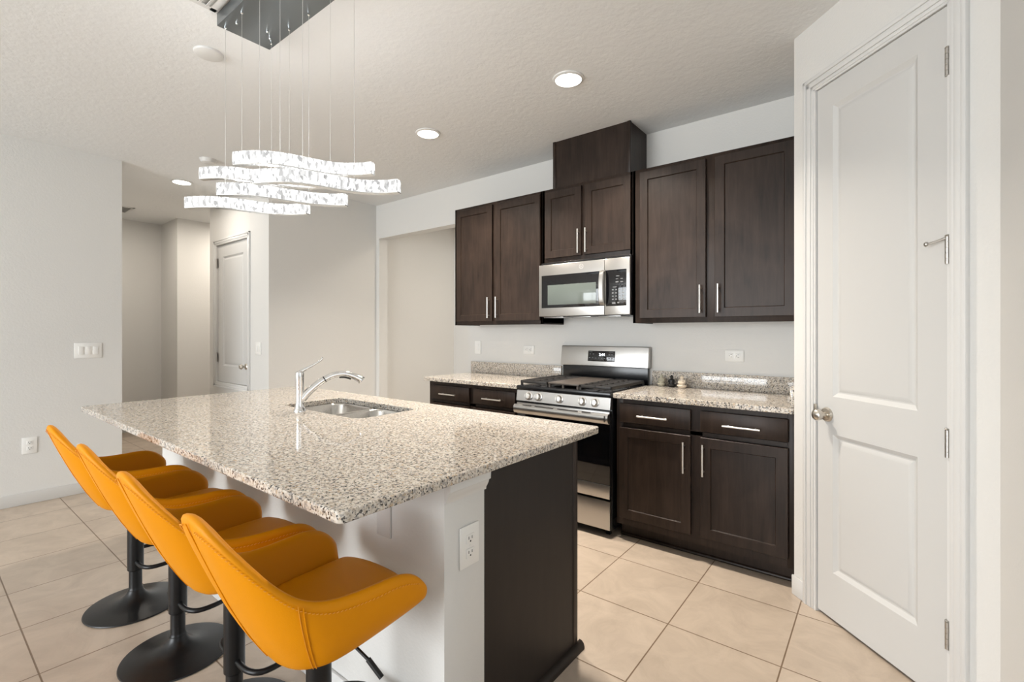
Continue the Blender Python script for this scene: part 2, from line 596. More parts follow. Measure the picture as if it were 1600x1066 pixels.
bm = bmesh.new()
panel_face(bm, E0 + 0.009, E1 - 0.009, 0.014, EZ - 0.008, 0.003, [(0.246, 0.650, 0.228, 0.868), (0.246, 0.650, 1.042, 2.388)], PM, 0.035)
door = struct('door_1', bm, 'door', smooth=20)
WM[door.name] = Matrix.Identity(4)
def P(e, n, z): return PM @ Vector((e, -n, z))
bm = lathe([(0.0, 0.0), (0.034, 0.0), (0.034, 0.004), (0.029, 0.011), (0.013, 0.013), (0.012, 0.030), (0.018, 0.033), (0.0255, 0.042), (0.027, 0.052), (0.0245, 0.062), (0.015, 0.070), (0.0, 0.072)], P(0.214, -0.003, 0.954), PN, 28)
k = obj('door_knob', bm, 'nickel', door)
bm = bmesh.new()
pbox(bm, E0 - 0.002, E0 + 0.010, -0.002, 0.010, 0.944, 0.995, 0.001)
obj('strike_plate', bm, 'nickel', door)
for hz in (2.293, 1.629, 0.945, 0.268):
    bm = bmesh.new()
    for j in range(5):
        add_tube(bm, [P(0.766, 0.005, hz - 0.048 + j * 0.0194), P(0.766, 0.005, hz - 0.048 + j * 0.0194 + 0.0185)], 0.0072, 12)
    add_lathe(bm, [(0, 0.0), (0.006, 0.0), (0.008, 0.003), (0.006, 0.006), (0, 0.007)], P(0.766, 0.005, hz + 0.049), (0, 0, 1), 12)
    pbox(bm, 0.752, 0.763, -0.004, -0.001, hz - 0.046, hz + 0.046)
    h = obj('hinge', bm, 'hinge', door)
    if hz == 1.629:
        bm = bmesh.new()
        add_tube(bm, [P(0.764, 0.010, hz + 0.043), P(0.748, 0.022, hz + 0.036), P(0.722, 0.036, hz + 0.028)], [0.005, 0.004, 0.004], 10)
        add_lathe(bm, [(0, -0.002), (0.008, 0.0), (0.009, 0.005), (0.006, 0.009), (0, 0.010)], P(0.722, 0.036, hz + 0.028), PN + PE * -0.5, 12)
        obj('door_stop', bm, 'hinge', h)

# raised closet door in the hall
bm = bmesh.new()
panel_face(bm, DX0 + 0.004, DX1 - 0.004, DZ0 + 0.004, DZ1 - 0.004, 2.236, [(DX0 + 0.14, DX1 - 0.14, 0.96, 2.19)], Matrix.Identity(4), 0.035)
d2 = struct('door_2', bm, 'door', smooth=20)
WM[d2.name] = Matrix.Identity(4)
obj('door_knob', lathe([(0, 0), (0.032, 0), (0.032, 0.004), (0.026, 0.010), (0.012, 0.012), (0.012, 0.03), (0.026, 0.042), (0.027, 0.052), (0.016, 0.068), (0, 0.070)], (-5.285, 2.236, 0.976), (0, -1, 0), 20), 'nickel', d2)
for hz in (2.124, 1.054):
    bm = tube([(DX0 + 0.001, 2.222, hz - 0.055), (DX0 + 0.001, 2.222, hz + 0.055)], 0.009, 10)
    add_box(bm, DX0 + 0.004, DX0 + 0.03, 2.233, 2.2355, hz - 0.05, hz + 0.05)
    obj('hinge', bm, 'hinge', d2)
bm = bmesh.new()
cw = 0.06
for (o0, o1, p) in ((0.0, 0.018, 0.010), (0.018, 0.044, 0.0135), (0.044, cw, 0.018)):
    add_box(bm, DX0 - o1, DX0 - o0, 2.223 - p, 2.226, DZ0 - o1, DZ1 + o1, 0.003)
    add_box(bm, DX1 + o0, DX1 + o1, 2.223 - p, 2.226, DZ0 - o1, DZ1 + o1, 0.003)
    add_box(bm, DX0 - o1, DX1 + o1, 2.223 - p, 2.226, DZ1 + o0, DZ1 + o1, 0.003)
    add_box(bm, DX0 - o1, DX1 + o1, 2.223 - p, 2.226, DZ0 - o1, DZ0 - o0, 0.003)
struct('trim_2', bm, 'trim')

# baseboards
def base_prof(bm, x0, x1, y0, y1):
    add_box(bm, x0, x1, y0, y1, 0, 0.093, 0.004)
bm = bmesh.new()
base_prof(bm, -5.26, -5.247, REAR, 1.193)
struct('baseboard_left', bm, 'trim')
bm = bmesh.new()
pbox(bm, -0.004, E0 - 0.064, 0, 0.013, 0, 0.098, 0.004)
pbox(bm, E1 + 0.064, 0.926, 0, 0.013, 0, 0.098, 0.004)
struct('baseboard_pantry', bm, 'trim')
bm = bmesh.new()
base_prof(bm, -4.758, -4.745, 2.223, YB)
base_prof(bm, -6.206, -4.745, 2.210, 2.223)
struct('baseboard_far', bm, 'trim')
bm = bmesh.new()
base_prof(bm, XR - 0.013, XR, 1.437, 2.16)
base_prof(bm, XR, XEAST, 1.437, 1.45)
struct('baseboard_right', bm, 'trim')
bm = bmesh.new()
base_prof(bm, -7.96, -7.947, 1.193, 2.24)
base_prof(bm, -7.33, -7.317, 2.24, 4.88)
base_prof(bm, -7.96, -5.38, 1.193, 1.206)
struct('baseboard_hall', bm, 'trim')
bm = bmesh.new()
base_prof(bm, -4.758, -2.02, 4.767, 4.78)
struct('baseboard_passage', bm, 'trim')

# ------------------------------------------------------------------ cabinets
def shaker(x0, x1, z0, z1, y, rail=0.056, thick=0.020):
    bm = bmesh.new()
    b = 0.002
    t = bmesh.new()
    def ring(o, d): return [t.verts.new(q) for q in ((x0 + o, y + d, z0 + o), (x1 - o, y + d, z0 + o), (x1 - o, y + d, z1 - o), (x0 + o, y + d, z1 - o))]
    loops = [ring(0, thick), ring(0, b), ring(b, 0), ring(rail, 0), ring(rail + 0.003, 0.007), ring(rail + 0.0045, 0.0085)]
    for a, c in zip(loops, loops[1:]):
        for k in range(4):
            t.faces.new((a[k], a[(k + 1) % 4], c[(k + 1) % 4], c[k]))
    t.faces.new(loops[-1])
    t.faces.new(loops[0][::-1])
    merge(bm, t)
    return bm

def pull(p0, p1, y, off=0.030, r=0.0058):
    """bar pull between two world points (x, z), standing off the face at y"""
    (x0, z0), (x1, z1) = p0, p1
    bm = tube([(x0, y - off, z0), (x1, y - off, z1)], r, 12)
    for f in (0.13, 0.87):
        x, z = x0 + (x1 - x0) * f, z0 + (z1 - z0) * f
        add_tube(bm, [(x, y - off, z), (x, y + 0.002, z)], 0.0045, 10)
    return bm

FY = 2.865            # face frame of the base cabinets
DY = 2.843            # door fronts
def base_cabinet(label, x0, x1, cols, hinge):
    t = thing('base_cabinet', label, 'cabinet', ((x0 + x1) / 2, 3.17, 0))
    bm = box(x0, x1, FY + 0.019, YB - 0.001, 0.10, 0.912)
    for a, b, c, d in ((x0, x0 + 0.045, 0.10, 0.912), (x1 - 0.035, x1, 0.10, 0.912)):
        add_box(bm, a, b, FY, FY + 0.02, c, d, 0.001)
    for c, d in ((0.10, 0.155), (0.735, 0.757), (0.885, 0.912)):
        add_box(bm, x0 + 0.045, x1 - 0.035, FY, FY + 0.02, c, d)
    m = (cols[0][1] + cols[1][0]) / 2
    add_box(bm, m - 0.035, m + 0.035, FY, FY + 0.02, 0.155, 0.885)
    add_box(bm, x0 + 0.03, x1 - 0.02, FY + 0.012, FY + 0.02, 0.14, 0.90)
    obj('carcass', bm, 'wood', t)
    bm = box(x0, x1, 2.946, YB - 0.001, 0, 0.10)
    obj('toe_kick', bm, 'wood', t)
    bm = bmesh.new()
    add_tube(bm, [(x0, 2.944, 0.008), (x1, 2.944, 0.008)], 0.012, 10)
    obj('shoe_moulding', bm, 'wood', t)
    for j, (a, b) in enumerate(cols):
        dr = obj('drawer', box(a, b, DY, FY, 0.763, 0.884, 0.003), 'wood', t)
        c = (a + b) / 2
        obj('handle', pull((c - 0.095, 0.815), (c + 0.095, 0.815), DY), 'pull', dr)
        d = obj('door', shaker(a, b, 0.150, 0.730, DY, thick=FY - DY), 'wood', t)
        hx = b - 0.037 if j == 0 else a + 0.017
        hx = b - 0.035 if j == 0 else a + 0.020
        obj('handle', pull((hx, 0.512), (hx, 0.694), DY), 'pull', d)
    return t
base_cabinet('dark base cabinet between the range and the pantry door, under the longer granite top', -1.366, -0.360, [(-1.338, -0.889), (-0.834, -0.390)], 0)
base_cabinet('dark base cabinet showing two drawers beside the wide opening, behind the sink', -3.147, -2.158, [(-3.110, -2.660), (-2.612, -2.185)], 0)

UY, UD = 3.157, 3.136
def wall_cabinet(label, x0, x1, z0, z1, cols, pulls):
    t = thing('wall_cabinet', label, 'cabinet', ((x0 + x1) / 2, YB, z0))
    bm = box(x0, x1, UY + 0.019, YB - 0.001, z0 + 0.012, z1)
    add_box(bm, x0, x1, UY, UY + 0.02, z0, z1, 0.001)
    add_box(bm, x0, x0 + 0.018, UY, YB - 0.001, z0, z1)
    add_box(bm, x1 - 0.018, x1, UY, YB - 0.001, z0, z1)
    obj('carcass', bm, 'wood', t)
    for j, (a, b) in enumerate(cols):
        d = obj('door', shaker(a, b, z0 + 0.033, z1 - 0.026, UD, thick=UY - UD), 'wood', t)
        hx, h0, h1 = pulls[j]
        obj('handle', pull((hx, h0), (hx, h1), UD), 'pull', d)
    return t
wall_cabinet('tall dark wall cabinet beside the wide opening, end of the upper row', -3.124, -2.148, 1.402, 2.468, [(-3.092, -2.662), (-2.626, -2.160)], [(-2.690, 1.462, 1.640), (-2.598, 1.462, 1.640)])
wall_cabinet('short dark wall cabinet directly above the microwave', -2.146, -1.384, 1.886, 2.468, [(-2.112, -1.786), (-1.756, -1.392)], [(-1.800, 1.932, 2.112), (-1.735, 1.932, 2.112)])
wall_cabinet('tall dark wall cabinet beside the pantry wall, over the three figurines', -1.382, -0.360, 1.402, 2.468, [(-1.326, -0.886), (-0.832, -0.391)], [(-0.915, 1.462, 1.640), (-0.806, 1.462, 1.640)])
t = thing('vent_duct_cover', 'dark wooden box reaching the ceiling on top of the short cabinet', 'cabinet box', (-1.73, YB, 2.468))
obj('box_panel', box(-2.050, -1.414, 3.176, YB - 0.001, 2.469, CEIL - 0.001), 'wood', t)
for x in (-2.057, -1.431):
    obj('corner_trim', box(x, x + 0.024, 3.168, 3.19, 2.469, CEIL - 0.001, 0.002), 'wood', t)

# ------------------------------------------------------------------ granite tops
def slab_with_hole(x0, x1, y0, y1, z0, z1, rad, hole=None, hrad=0.04):
    bm = bmesh.new()
    def rr(a0, a1, b0, b1, r, z, n=6):
        out = []
        for cx, cy, s in ((a1 - r, b1 - r, 0), (a0 + r, b1 - r, 90), (a0 + r, b0 + r, 180), (a1 - r, b0 + r, 270)):
            for k in range(n + 1):
                t = R(s + 90 * k / n)
                out.append((cx + r * math.cos(t), cy + r * math.sin(t), z))
        return out
    def loop(p): return [bm.verts.new(q) for q in p]
    def bridge(a, b):
        n = len(a)
        for k in range(n): bm.faces.new((a[k], a[(k + 1) % n], b[(k + 1) % n], b[k]))
    c = 0.004
    o = [loop(rr(x0 + i, x1 - i, y0 + i, y1 - i, rad - i, z)) for i, z in ((c, z1), (c * 0.3, z1 - c * 0.3), (0, z1 - c), (0, z0 + c), (c * 0.3, z0 + c * 0.3), (c, z0))]
    for a, b in zip(o, o[1:]): bridge(a, b)
    edges_t, edges_b = [], []
    def edges(l): return [bm.edges.get((l[k], l[(k + 1) % len(l)])) or bm.edges.new((l[k], l[(k + 1) % len(l)])) for k in range(len(l))]
    et, eb = edges(o[0]), edges(o[-1])
    if hole:
        h0, h1, k0, k1 = hole
        h = [loop(rr(h0 - i, h1 + i, k0 - i, k1 + i, hrad + i, z)) for i, z in ((c * 0.6, z1), (0, z1 - c * 0.6), (0, z0))]
        for a, b in zip(h, h[1:]): bridge(a, b)
        et += edges(h[0])
        eb += edges(h[-1])
    bmesh.ops.triangle_fill(bm, use_beauty=True, use_dissolve=False, edges=et)
    bmesh.ops.triangle_fill(bm, use_beauty=True, use_dissolve=False, edges=eb)
    return bm

CT0, CT1 = 0.913, 0.946
def counter(label, x0, x1, side=False):
    t = thing('countertop', label, 'countertop', ((x0 + x1) / 2, 3.15, CT0))
    obj('slab', slab_with_hole(x0, x1, 2.832, YB - 0.001, CT0, CT1, 0.006), 'granite', t, smooth=12)
    bx0 = x0 if side else -3.207
    bm = box(bx0 if not side else x0 + 0.015, x1 - (0.001 if side else 0.012), YB - 0.022, YB - 0.001, CT1, 1.052, 0.002)
    obj('backsplash', bm, 'granite', t)
    if side:
        obj('side_splash', box(x1 - 0.021, x1, 2.845, YB - 0.022, CT1, 1.052, 0.002), 'granite', t)
counter('granite counter with the three figurines, between range and pantry wall', -1.379, -0.361, True)
counter('granite counter beside the wide opening, partly hidden by the island and range', -3.190, -2.150)

IX0, IX1, IY0, IY1, IZ0, IZ1 = -3.540, -0.980, 0.617, 1.891, 0.896, 0.925
SX0, SX1, SY0, SY1 = -2.712, -1.975, 1.338, 1.712
o = obj('island_countertop', slab_with_hole(IX0, IX1, IY0, IY1, IZ0, IZ1, 0.022, (SX0, SX1, SY0, SY1), 0.06), 'granite', smooth=12)
tag(o, 'large speckled granite top of the kitchen island with a sink cut-out', 'countertop')

# island body
EX = -1.020
t = thing('kitchen_island', 'kitchen island base with white knee wall and dark wood end panel', 'kitchen island', (-2.25, 1.35, 0))
obj('knee_wall', box(-3.48, EX, 0.985, 1.165, 0, IZ0 - 0.001, 0.002), 'wall', t)
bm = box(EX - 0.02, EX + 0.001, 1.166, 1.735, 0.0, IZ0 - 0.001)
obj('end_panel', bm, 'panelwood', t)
bm = box(-3.48, -3.46, 1.166, 1.735, 0.0, IZ0 - 0.001)
add_box(bm, -3.46, EX - 0.02, 1.166, 1.735, 0.09, 0.11)
add_box(bm, -3.46, EX - 0.02, 1.66, 1.68, 0.0, 0.09)
obj('carcass', bm, 'wood', t)
bm = box(EX - 0.02, EX + 0.004, 1.722, 1.757, 0.0, IZ0 - 0.001, 0.003)
obj('corner_strip', bm, 'wood', t)
bm = bmesh.new()
prof = [(0.0, 0.0), (0.024, 0.0), (0.024, 0.010), (0.020, 0.022), (0.012, 0.030), (0.0, 0.033)]
def extrude_y(bm, prof, x, y0, y1):
    a = [bm.verts.new((x + p[0], y0, p[1])) for p in prof]
    b = [bm.verts.new((x + p[0], y1, p[1])) for p in prof]
    n = len(prof)
    for k in range(n): bm.faces.new((a[k], a[(k + 1) % n], b[(k + 1) % n], b[k]))
    bm.faces.new(a[::-1])
    bm.faces.new(b)
extrude_y(bm, prof, EX + 0.001, 1.168, 1.778)
obj('shoe_moulding', bm, 'panelwood', t)
bm = bmesh.new()
prof = [(0.0, 0.832), (0.006, 0.832), (0.007, 0.840), (0.012, 0.848), (0.017, 0.858), (0.019, 0.866), (0.026, 0.870), (0.027, 0.8945), (0.0, 0.8945)]
extrude_y(bm, prof, EX, 0.985, 1.166)
obj('crown_moulding', bm, 'trim', t)
bm = box(-3.48, EX + 0.0, 0.972, 0.985, 0, 0.093, 0.004)
obj('baseboard', bm, 'trim', t)
bm = box(-3.46, EX - 0.04, 1.736, 1.755, 0.10, IZ0 - 0.001)
obj('face_frame', bm, 'wood', t)
for k in range(5):
    a = -3.44 + k * 0.478
    if k in (1, 2):
        dd = obj('door', shaker(a, a + 0.462, 0.15, 0.86, 1.755, thick=-0.02), 'wood', t)
    else:
        dd = obj('door', shaker(a, a + 0.462, 0.15, 0.70, 1.755, thick=-0.02), 'wood', t)
        dw = obj('drawer', box(a, a + 0.462, 1.755, 1.775, 0.73, 0.86, 0.002), 'wood', t)
# counter support bracket on the knee wall
bm = bmesh.new()
add_box(bm, -1.335, -1.265, 0.9785, 0.985, 0.665, IZ0 - 0.001, 0.002)
add_box(bm, -1.335, -1.265, 0.80, 0.985, IZ0 - 0.008, IZ0 - 0.001, 0.002)
obj('support_bracket', bm, 'trim', t)

# undermount sink: two bowls
def bowl(bm, x0, x1, y0, y1, zt, zb):
    def rr(i, z, r, n=6):
        out = []
        for cx, cy, s in ((x1 - i - r, y1 - i - r, 0), (x0 + i + r, y1 - i - r, 90), (x0 + i + r, y0 + i + r, 180), (x1 - i - r, y0 + i + r, 270)):
            for k in range(n + 1):
                a = R(s + 90 * k / n)
                out.append(bm.verts.new((cx + r * math.cos(a), cy + r * math.sin(a), z)))
        return out
    L = [rr(-0.012, zt - 0.001, 0.06), rr(0, zt - 0.002, 0.06), rr(0.004, zt - 0.012, 0.06), rr(0.012, zb + 0.035, 0.06), rr(0.026, zb + 0.008, 0.055), rr(0.055, zb, 0.05)]
    n = len(L[0])
    for a, b in zip(L, L[1:]):
        for k in range(n): bm.faces.new((a[k], a[(k + 1) % n], b[(k + 1) % n], b[k]))
    bm.faces.new(L[-1])
t = thing('kitchen_sink', 'stainless double-bowl sink set under the island granite', 'sink', (-2.34, 1.52, 0.70))
SM = -2.335
for a, b in ((SX0 + 0.002, SM - 0.012), (SM + 0.012, SX1 - 0.002)):
    bm = bmesh.new()
    bowl(bm, a, b, SY0 + 0.002, SY1 - 0.002, IZ0 - 0.0005, 0.715)
    ob = obj('bowl', bm, 'sink', t, smooth=60)
    cx = (a + b) / 2
    obj('drain', lathe([(0, 0.0005), (0.03, 0.0005), (0.043, 0.003), (0.045, 0.0)], (cx, 1.525, 0.7155), (0, 0, 1), 24), 'chrome', ob)

# faucet
FX, FYY = -2.405, 1.283
t = thing('faucet', 'chrome single-lever pull-out faucet standing beside the sink', 'faucet', (FX, FYY, IZ1))
bm = lathe([(0.0, 0), (0.031, 0), (0.031, 0.006), (0.026, 0.014), (0.0225, 0.024), (0.0205, 0.05), (0.0205, 0.165), (0.0225, 0.185), (0.0215, 0.203), (0.013, 0.213), (0, 0.215)], (FX, FYY, IZ1), (0, 0, 1), 28)
obj('body', bm, 'chrome', t)
fd = Vector((math.cos(R(63)), math.sin(R(63)), 0))
def FP(a, z): return (FX + fd.x * a, FYY + fd.y * a, IZ1 + z)
path = smooth_path([FP(0.012, 0.066), FP(0.045, 0.103), FP(0.095, 0.146), FP(0.12, 0.162)], 6)
obj('spout', tube(path, [0.0215 - 0.0055 * i / (len(path) - 1) for i in range(len(path))], 18), 'chrome', t)
path = smooth_path([FP(0.122, 0.163), FP(0.165, 0.183), FP(0.215, 0.189), FP(0.26, 0.178), FP(0.30, 0.158), FP(0.312, 0.148)], 5)
nn = len(path)
hd = obj('spray_head', tube(path, [0.0165 + 0.006 * max(0, (i / (nn - 1) - 0.55)) / 0.45 for i in range(nn)], 18), 'chrome', t)
bm = tube([FP(0.119, 0.1615), FP(0.124, 0.1645)], 0.0172, 18)
obj('collar', bm, 'slot', t)
bm = tube(smooth_path([FP(0.195, 0.172), FP(0.225, 0.170), FP(0.255, 0.160)], 4), 0.006, 10)
obj('button', bm, 'slot', hd)
path = smooth_path([FP(0.0, 0.205), FP(0.028, 0.222), FP(0.06, 0.238), FP(0.092, 0.258), FP(0.108, 0.272), FP(0.104, 0.279)], 5)
nn = len(path)
obj('lever', tube(path, [0.011 - 0.006 * min(1, i / nn * 2) + 0.001 * (i / nn) for i in range(nn)], 12), 'chrome', t)

# ------------------------------------------------------------------ gas range
RX0, RX1 = -2.143, -1.382
t = thing('gas_range', 'stainless gas range with black cooktop grates and five knobs', 'range', (-1.763, 3.15, 0))
bm = box(RX0 + 0.004, RX1 - 0.004, 2.84, 3.455, 0.045, 0.928, 0.002)
obj('body', bm, 'enamel', t)
for x in (RX0 + 0.04, RX1 - 0.07):
    for y in (2.88, 3.38):
        obj('foot', box(x, x + 0.03, y, y + 0.03, 0, 0.046), 'enamel', t)
bm = box(RX0, RX1, 2.806, 3.40, 0.914, 0.948, 0.006)
obj('cooktop', bm, 'enamel', t)
# sloping control panel
bm = bmesh.new()
pr = [(2.802, 0.837), (2.815, 0.912), (2.845, 0.912), (2.845, 0.837)]
a = [bm.verts.new((RX0 + 0.002, y, z)) for y, z in pr]
b = [bm.verts.new((RX1 - 0.002, y, z)) for y, z in pr]
for k in range(4): bm.faces.new((a[k], a[(k + 1) % 4], b[(k + 1) % 4], b[k]))
bm.faces.new(a[::-1]); bm.faces.new(b)
cp = obj('control_panel', bm, 'steel', t)
kn = Vector((0, -0.985, 0.17))
for x in (-2.030, -1.945, -1.768, -1.588, -1.494):
    c = Vector((x, 2.8085, 0.875))
    bm = lathe([(0, 0), (0.030, 0), (0.030, 0.004), (0.0245, 0.006), (0.0225, 0.026), (0.020, 0.030), (0, 0.031)], c, kn, 26)
    rot = kn.to_track_quat('Z', 'Y').to_matrix().to_4x4()
    add_box(bm, -0.0045, 0.0045, -0.021, 0.021, 0.022, 0.036, 0.002, 2, Matrix.Translation(c) @ rot)
    k = obj('knob', bm, 'pull', t)
    bm = bmesh.new()
    add_box(bm, -0.0085, -0.0050, -0.018, 0.018, 0.0295, 0.0318, 0.0, 1, Matrix.Translation(c) @ rot)
    obj('pointer', bm, 'slot', k)
# oven door
dr = obj('oven_door', box(RX0 + 0.006, RX1 - 0.006, 2.815, 2.84, 0.258, 0.828, 0.003), 'enamel', t)
obj('window_glass', box(RX0 + 0.008, RX1 - 0.008, 2.811, 2.816, 0.347, 0.742, 0.001), 'glassblack', dr)
obj('lower_trim', box(RX0 + 0.006, RX1 - 0.006, 2.806, 2.816, 0.258, 0.345, 0.002), 'steel', dr)
obj('upper_trim', box(RX0 + 0.006, RX1 - 0.006, 2.804, 2.816, 0.742, 0.822, 0.002), 'steel', dr)
bm = bmesh.new()
hp = [(2.800, 0.812), (2.776, 0.812), (2.768, 0.800), (2.765, 0.782), (2.768, 0.764), (2.776, 0.752), (2.800, 0.750)]
a = [bm.verts.new((RX0 + 0.002, y, z)) for y, z in hp]
b = [bm.verts.new((RX1 - 0.002, y, z)) for y, z in hp]
for k in range(len(hp)): bm.faces.new((a[k], a[(k + 1) % len(hp)], b[(k + 1) % len(hp)], b[k]))
bm.faces.new(a[::-1]); bm.faces.new(b)
add_box(bm, RX0 + 0.002, RX0 + 0.05, 2.798, 2.806, 0.752, 0.80)
add_box(bm, RX1 - 0.05, RX1 - 0.002, 2.798, 2.806, 0.752, 0.80)
hn = obj('handle', bm, 'steel', dr)
for x0, x1 in ((-2.06, -1.985), (-1.955, -1.80), (-1.765, -1.605), (-1.575, -1.51)):
    obj('slot', box(x0, x1, 2.770, 2.783, 0.8095, 0.8126), 'slot', hn)
obj('end_slot', box(RX1 - 0.026, RX1 - 0.020, 2.7635, 2.770, 0.762, 0.802), 'slot', hn)
dw = obj('drawer', box(RX0 + 0.006, RX1 - 0.006, 2.810, 2.842, 0.055, 0.243, 0.003), 'steel', t)
# burners and grates
for x, y, r in ((-2.00, 2.97, 0.045), (-2.00, 3.27, 0.035), (-1.525, 2.97, 0.05), (-1.525, 3.27, 0.035)):
    bm = lathe([(0, 0), (r + 0.012, 0), (r + 0.01, 0.006), (r, 0.009), (r, 0.015), (r - 0.006, 0.019), (0, 0.020)], (x, y, 0.9475), (0, 0, 1), 24)
    obj('burner', bm, 'castiron', t)
def grate(x0, x1):
    bm = bmesh.new()
    y0, y1, z0, z1, w_ = 2.845, 3.385, 0.966, 0.982, 0.010
    for x in (x0, x1 - w_): add_box(bm, x, x + w_, y0, y1, z0 - 0.004, z1, 0.002)
    for y in (y0, y1 - w_): add_box(bm, x0, x1, y, y + w_, z0 - 0.004, z1, 0.002)
    for k in range(1, 6):
        y = y0 + (y1 - y0) * k / 6
        add_box(bm, x0, x1, y - 0.005, y + 0.005, z0, z1, 0.002)
    cx = (x0 + x1) / 2
    add_box(bm, cx - 0.005, cx + 0.005, y0, y1, z0, z1, 0.002)
    for x in (x0, x1 - 0.014):
        for y in (y0, y1 - 0.014, (y0 + y1) / 2):
            add_box(bm, x, x + 0.014, y, y + 0.014, 0.947, z0 + 0.002)
    return bm
obj('grate', grate(RX0 + 0.010, -1.895), 'castiron', t)
obj('grate', grate(-1.632, RX1 - 0.010), 'castiron', t)
bm = box(-1.890, -1.637, 2.845, 3.385, 0.968, 0.982, 0.004)
for x in (-1.885, -1.772, -1.656):
    for y in (2.847, 3.365): add_box(bm, x, x + 0.014, y, y + 0.014, 0.947, 0.97)
obj('griddle', bm, 'griddle', t)
# backguard
obj('back_riser', box(RX0 + 0.012, RX1 - 0.006, 3.44, 3.472, 0.94, 1.10, 0.002), 'enamel', t)
bm = bmesh.new()
pr = [(3.418, 1.066), (3.440, 1.228), (3.476, 1.228), (3.476, 1.066)]
a = [bm.verts.new((RX0 - 0.0, y, z)) for y, z in pr]
b = [bm.verts.new((RX1 + 0.006, y, z)) for y, z in pr]
for k in range(4): bm.faces.new((a[k], a[(k + 1) % 4], b[(k + 1) % 4], b[k]))
bm.faces.new(a[::-1]); bm.faces.new(b)
bmesh.ops.bevel(bm, geom=bm.edges[:], offset=0.006, segments=3, affect='EDGES', profile=0.5)
bg_ = obj('backguard', bm, 'steel', t)
sl = math.atan2(0.022, 0.162)
GM = Matrix.Translation((-1.768, 3.4285, 1.147)) @ Matrix.Rotation(-sl, 4, 'X')
bm = bmesh.new()
add_box(bm, -0.118, 0.118, -0.003, 0.002, -0.042, 0.042, 0.0015, 2, GM)
ds = obj('display', bm, 'glassblack', bg_)
obj('clock_digits', text_bm('2:44', 0.030, GM @ Matrix.Translation((0.006, -0.0034, 0.012)) @ FACE_CAM), 'digits', ds)
for (x, z, w_, h_) in ((-0.095, 0.033, 0.028, 0.003), (-0.098, 0.016, 0.010, 0.007), (-0.070, 0.016, 0.012, 0.007), (-0.102, -0.014, 0.011, 0.009), (-0.076, -0.013, 0.010, 0.008), (-0.046, -0.016, 0.012, 0.007), (-0.018, -0.015, 0.007, 0.006), (0.006, -0.016, 0.007, 0.006), (0.030, -0.017, 0.011, 0.007), (0.070, 0.014, 0.012, 0.008), (0.094, 0.014, 0.012, 0.008), (0.070, -0.016, 0.012, 0.008), (0.094, -0.016, 0.012, 0.008), (0.086, 0.033, 0.034, 0.003), (0.086, -0.033, 0.03, 0.003)):
    bm = bmesh.new()
    add_box(bm, x - w_ / 2, x + w_ / 2, -0.0036, -0.0028, z - h_ / 2, z + h_ / 2, 0.0, 1, GM)
    obj('key', bm, 'mark', ds)

# ------------------------------------------------------------------ microwave
MY = 3.10
t = thing('microwave', 'stainless over-the-range microwave with black window and keypad', 'microwave', (-1.763, YB, 1.46))
obj('body', box(-2.140, -1.384, MY + 0.03, YB - 0.001, 1.458, 1.884, 0.002), 'enamel', t)
d = obj('door', box(-2.144, -1.576, MY, MY + 0.03, 1.462, 1.864, 0.004), 'steel', t)
obj('window_glass', box(-2.116, -1.598, MY - 0.003, MY + 0.002, 1.527, 1.780, 0.001), 'glassblack', d)
obj('window_screen', box(-2.059, -1.640, MY - 0.0036, MY + 0.001, 1.549, 1.703, 0.001), 'screen', d)
bm = bmesh.new()
path = smooth_path([(-1.585, MY - 0.002, 1.527), (-1.585, MY - 0.026, 1.545), (-1.585, MY - 0.036, 1.60), (-1.585, MY - 0.038, 1.655), (-1.585, MY - 0.036, 1.71), (-1.585, MY - 0.026, 1.765), (-1.585, MY - 0.002, 1.783)], 5)
rows = [[bm.verts.new((p.x + sx * 0.020, p.y + dy, p.z)) for sx, dy in ((-1, 0.003), (-0.7, -0.003), (0.7, -0.003), (1, 0.003), (0.7, 0.009), (-0.7, 0.009))] for p in path]
for a, b in zip(rows, rows[1:]):
    for k in range(6): bm.faces.new((a[k], a[(k + 1) % 6], b[(k + 1) % 6], b[k]))
bm.faces.new(rows[0][::-1]); bm.faces.new(rows[-1])
obj('handle', bm, 'steel', d)
LM = Matrix.Translation((-1.763, MY - 0.0005, 1.827))
bm = bmesh.new()
add_lathe(bm, [(0.0155, 0), (0.0155, 0.0012), (0.0185, 0.0012), (0.0185, 0)], (-1.763, MY + 0.0003, 1.827), (0, -1, 0), 28, closed=False)
for k in range(4):
    a0 = math.pi / 4 + k * math.pi / 2
    add_tube(bm, [(-1.763 + math.cos(a0 + s) * q, MY - 0.0002, 1.827 + math.sin(a0 + s) * q) for s, q in ((-0.5, 0.012), (0, 0.0145), (0.5, 0.012))], 0.0010, 6)
mb = text_bm('GE', 0.016, LM @ FACE_CAM, 0.0004)
me = bpy.data.meshes.new('t'); mb.to_mesh(me); mb.free(); bm.from_mesh(me); bpy.data.meshes.remove(me)
obj('emblem', bm, 'pull', d)
c = obj('control_section', box(-1.574, -1.380, MY, MY + 0.03, 1.462, 1.864, 0.004), 'steel', t)
cp = obj('keypad', box(-1.560, -1.405, MY - 0.003, MY + 0.002, 1.524, 1.781, 0.001), 'glassblack', c)
ky = MY - 0.0032
for r_ in range(4):
    for q in range(4):
        x, z = -1.507 + q * 0.0255, 1.639 - r_ * 0.0225
        obj('key', box(x - 0.006, x + (0.006 if q < 3 else 0.009), ky - 0.0004, ky + 0.0004, z - 0.004, z + 0.004), 'mark', cp)
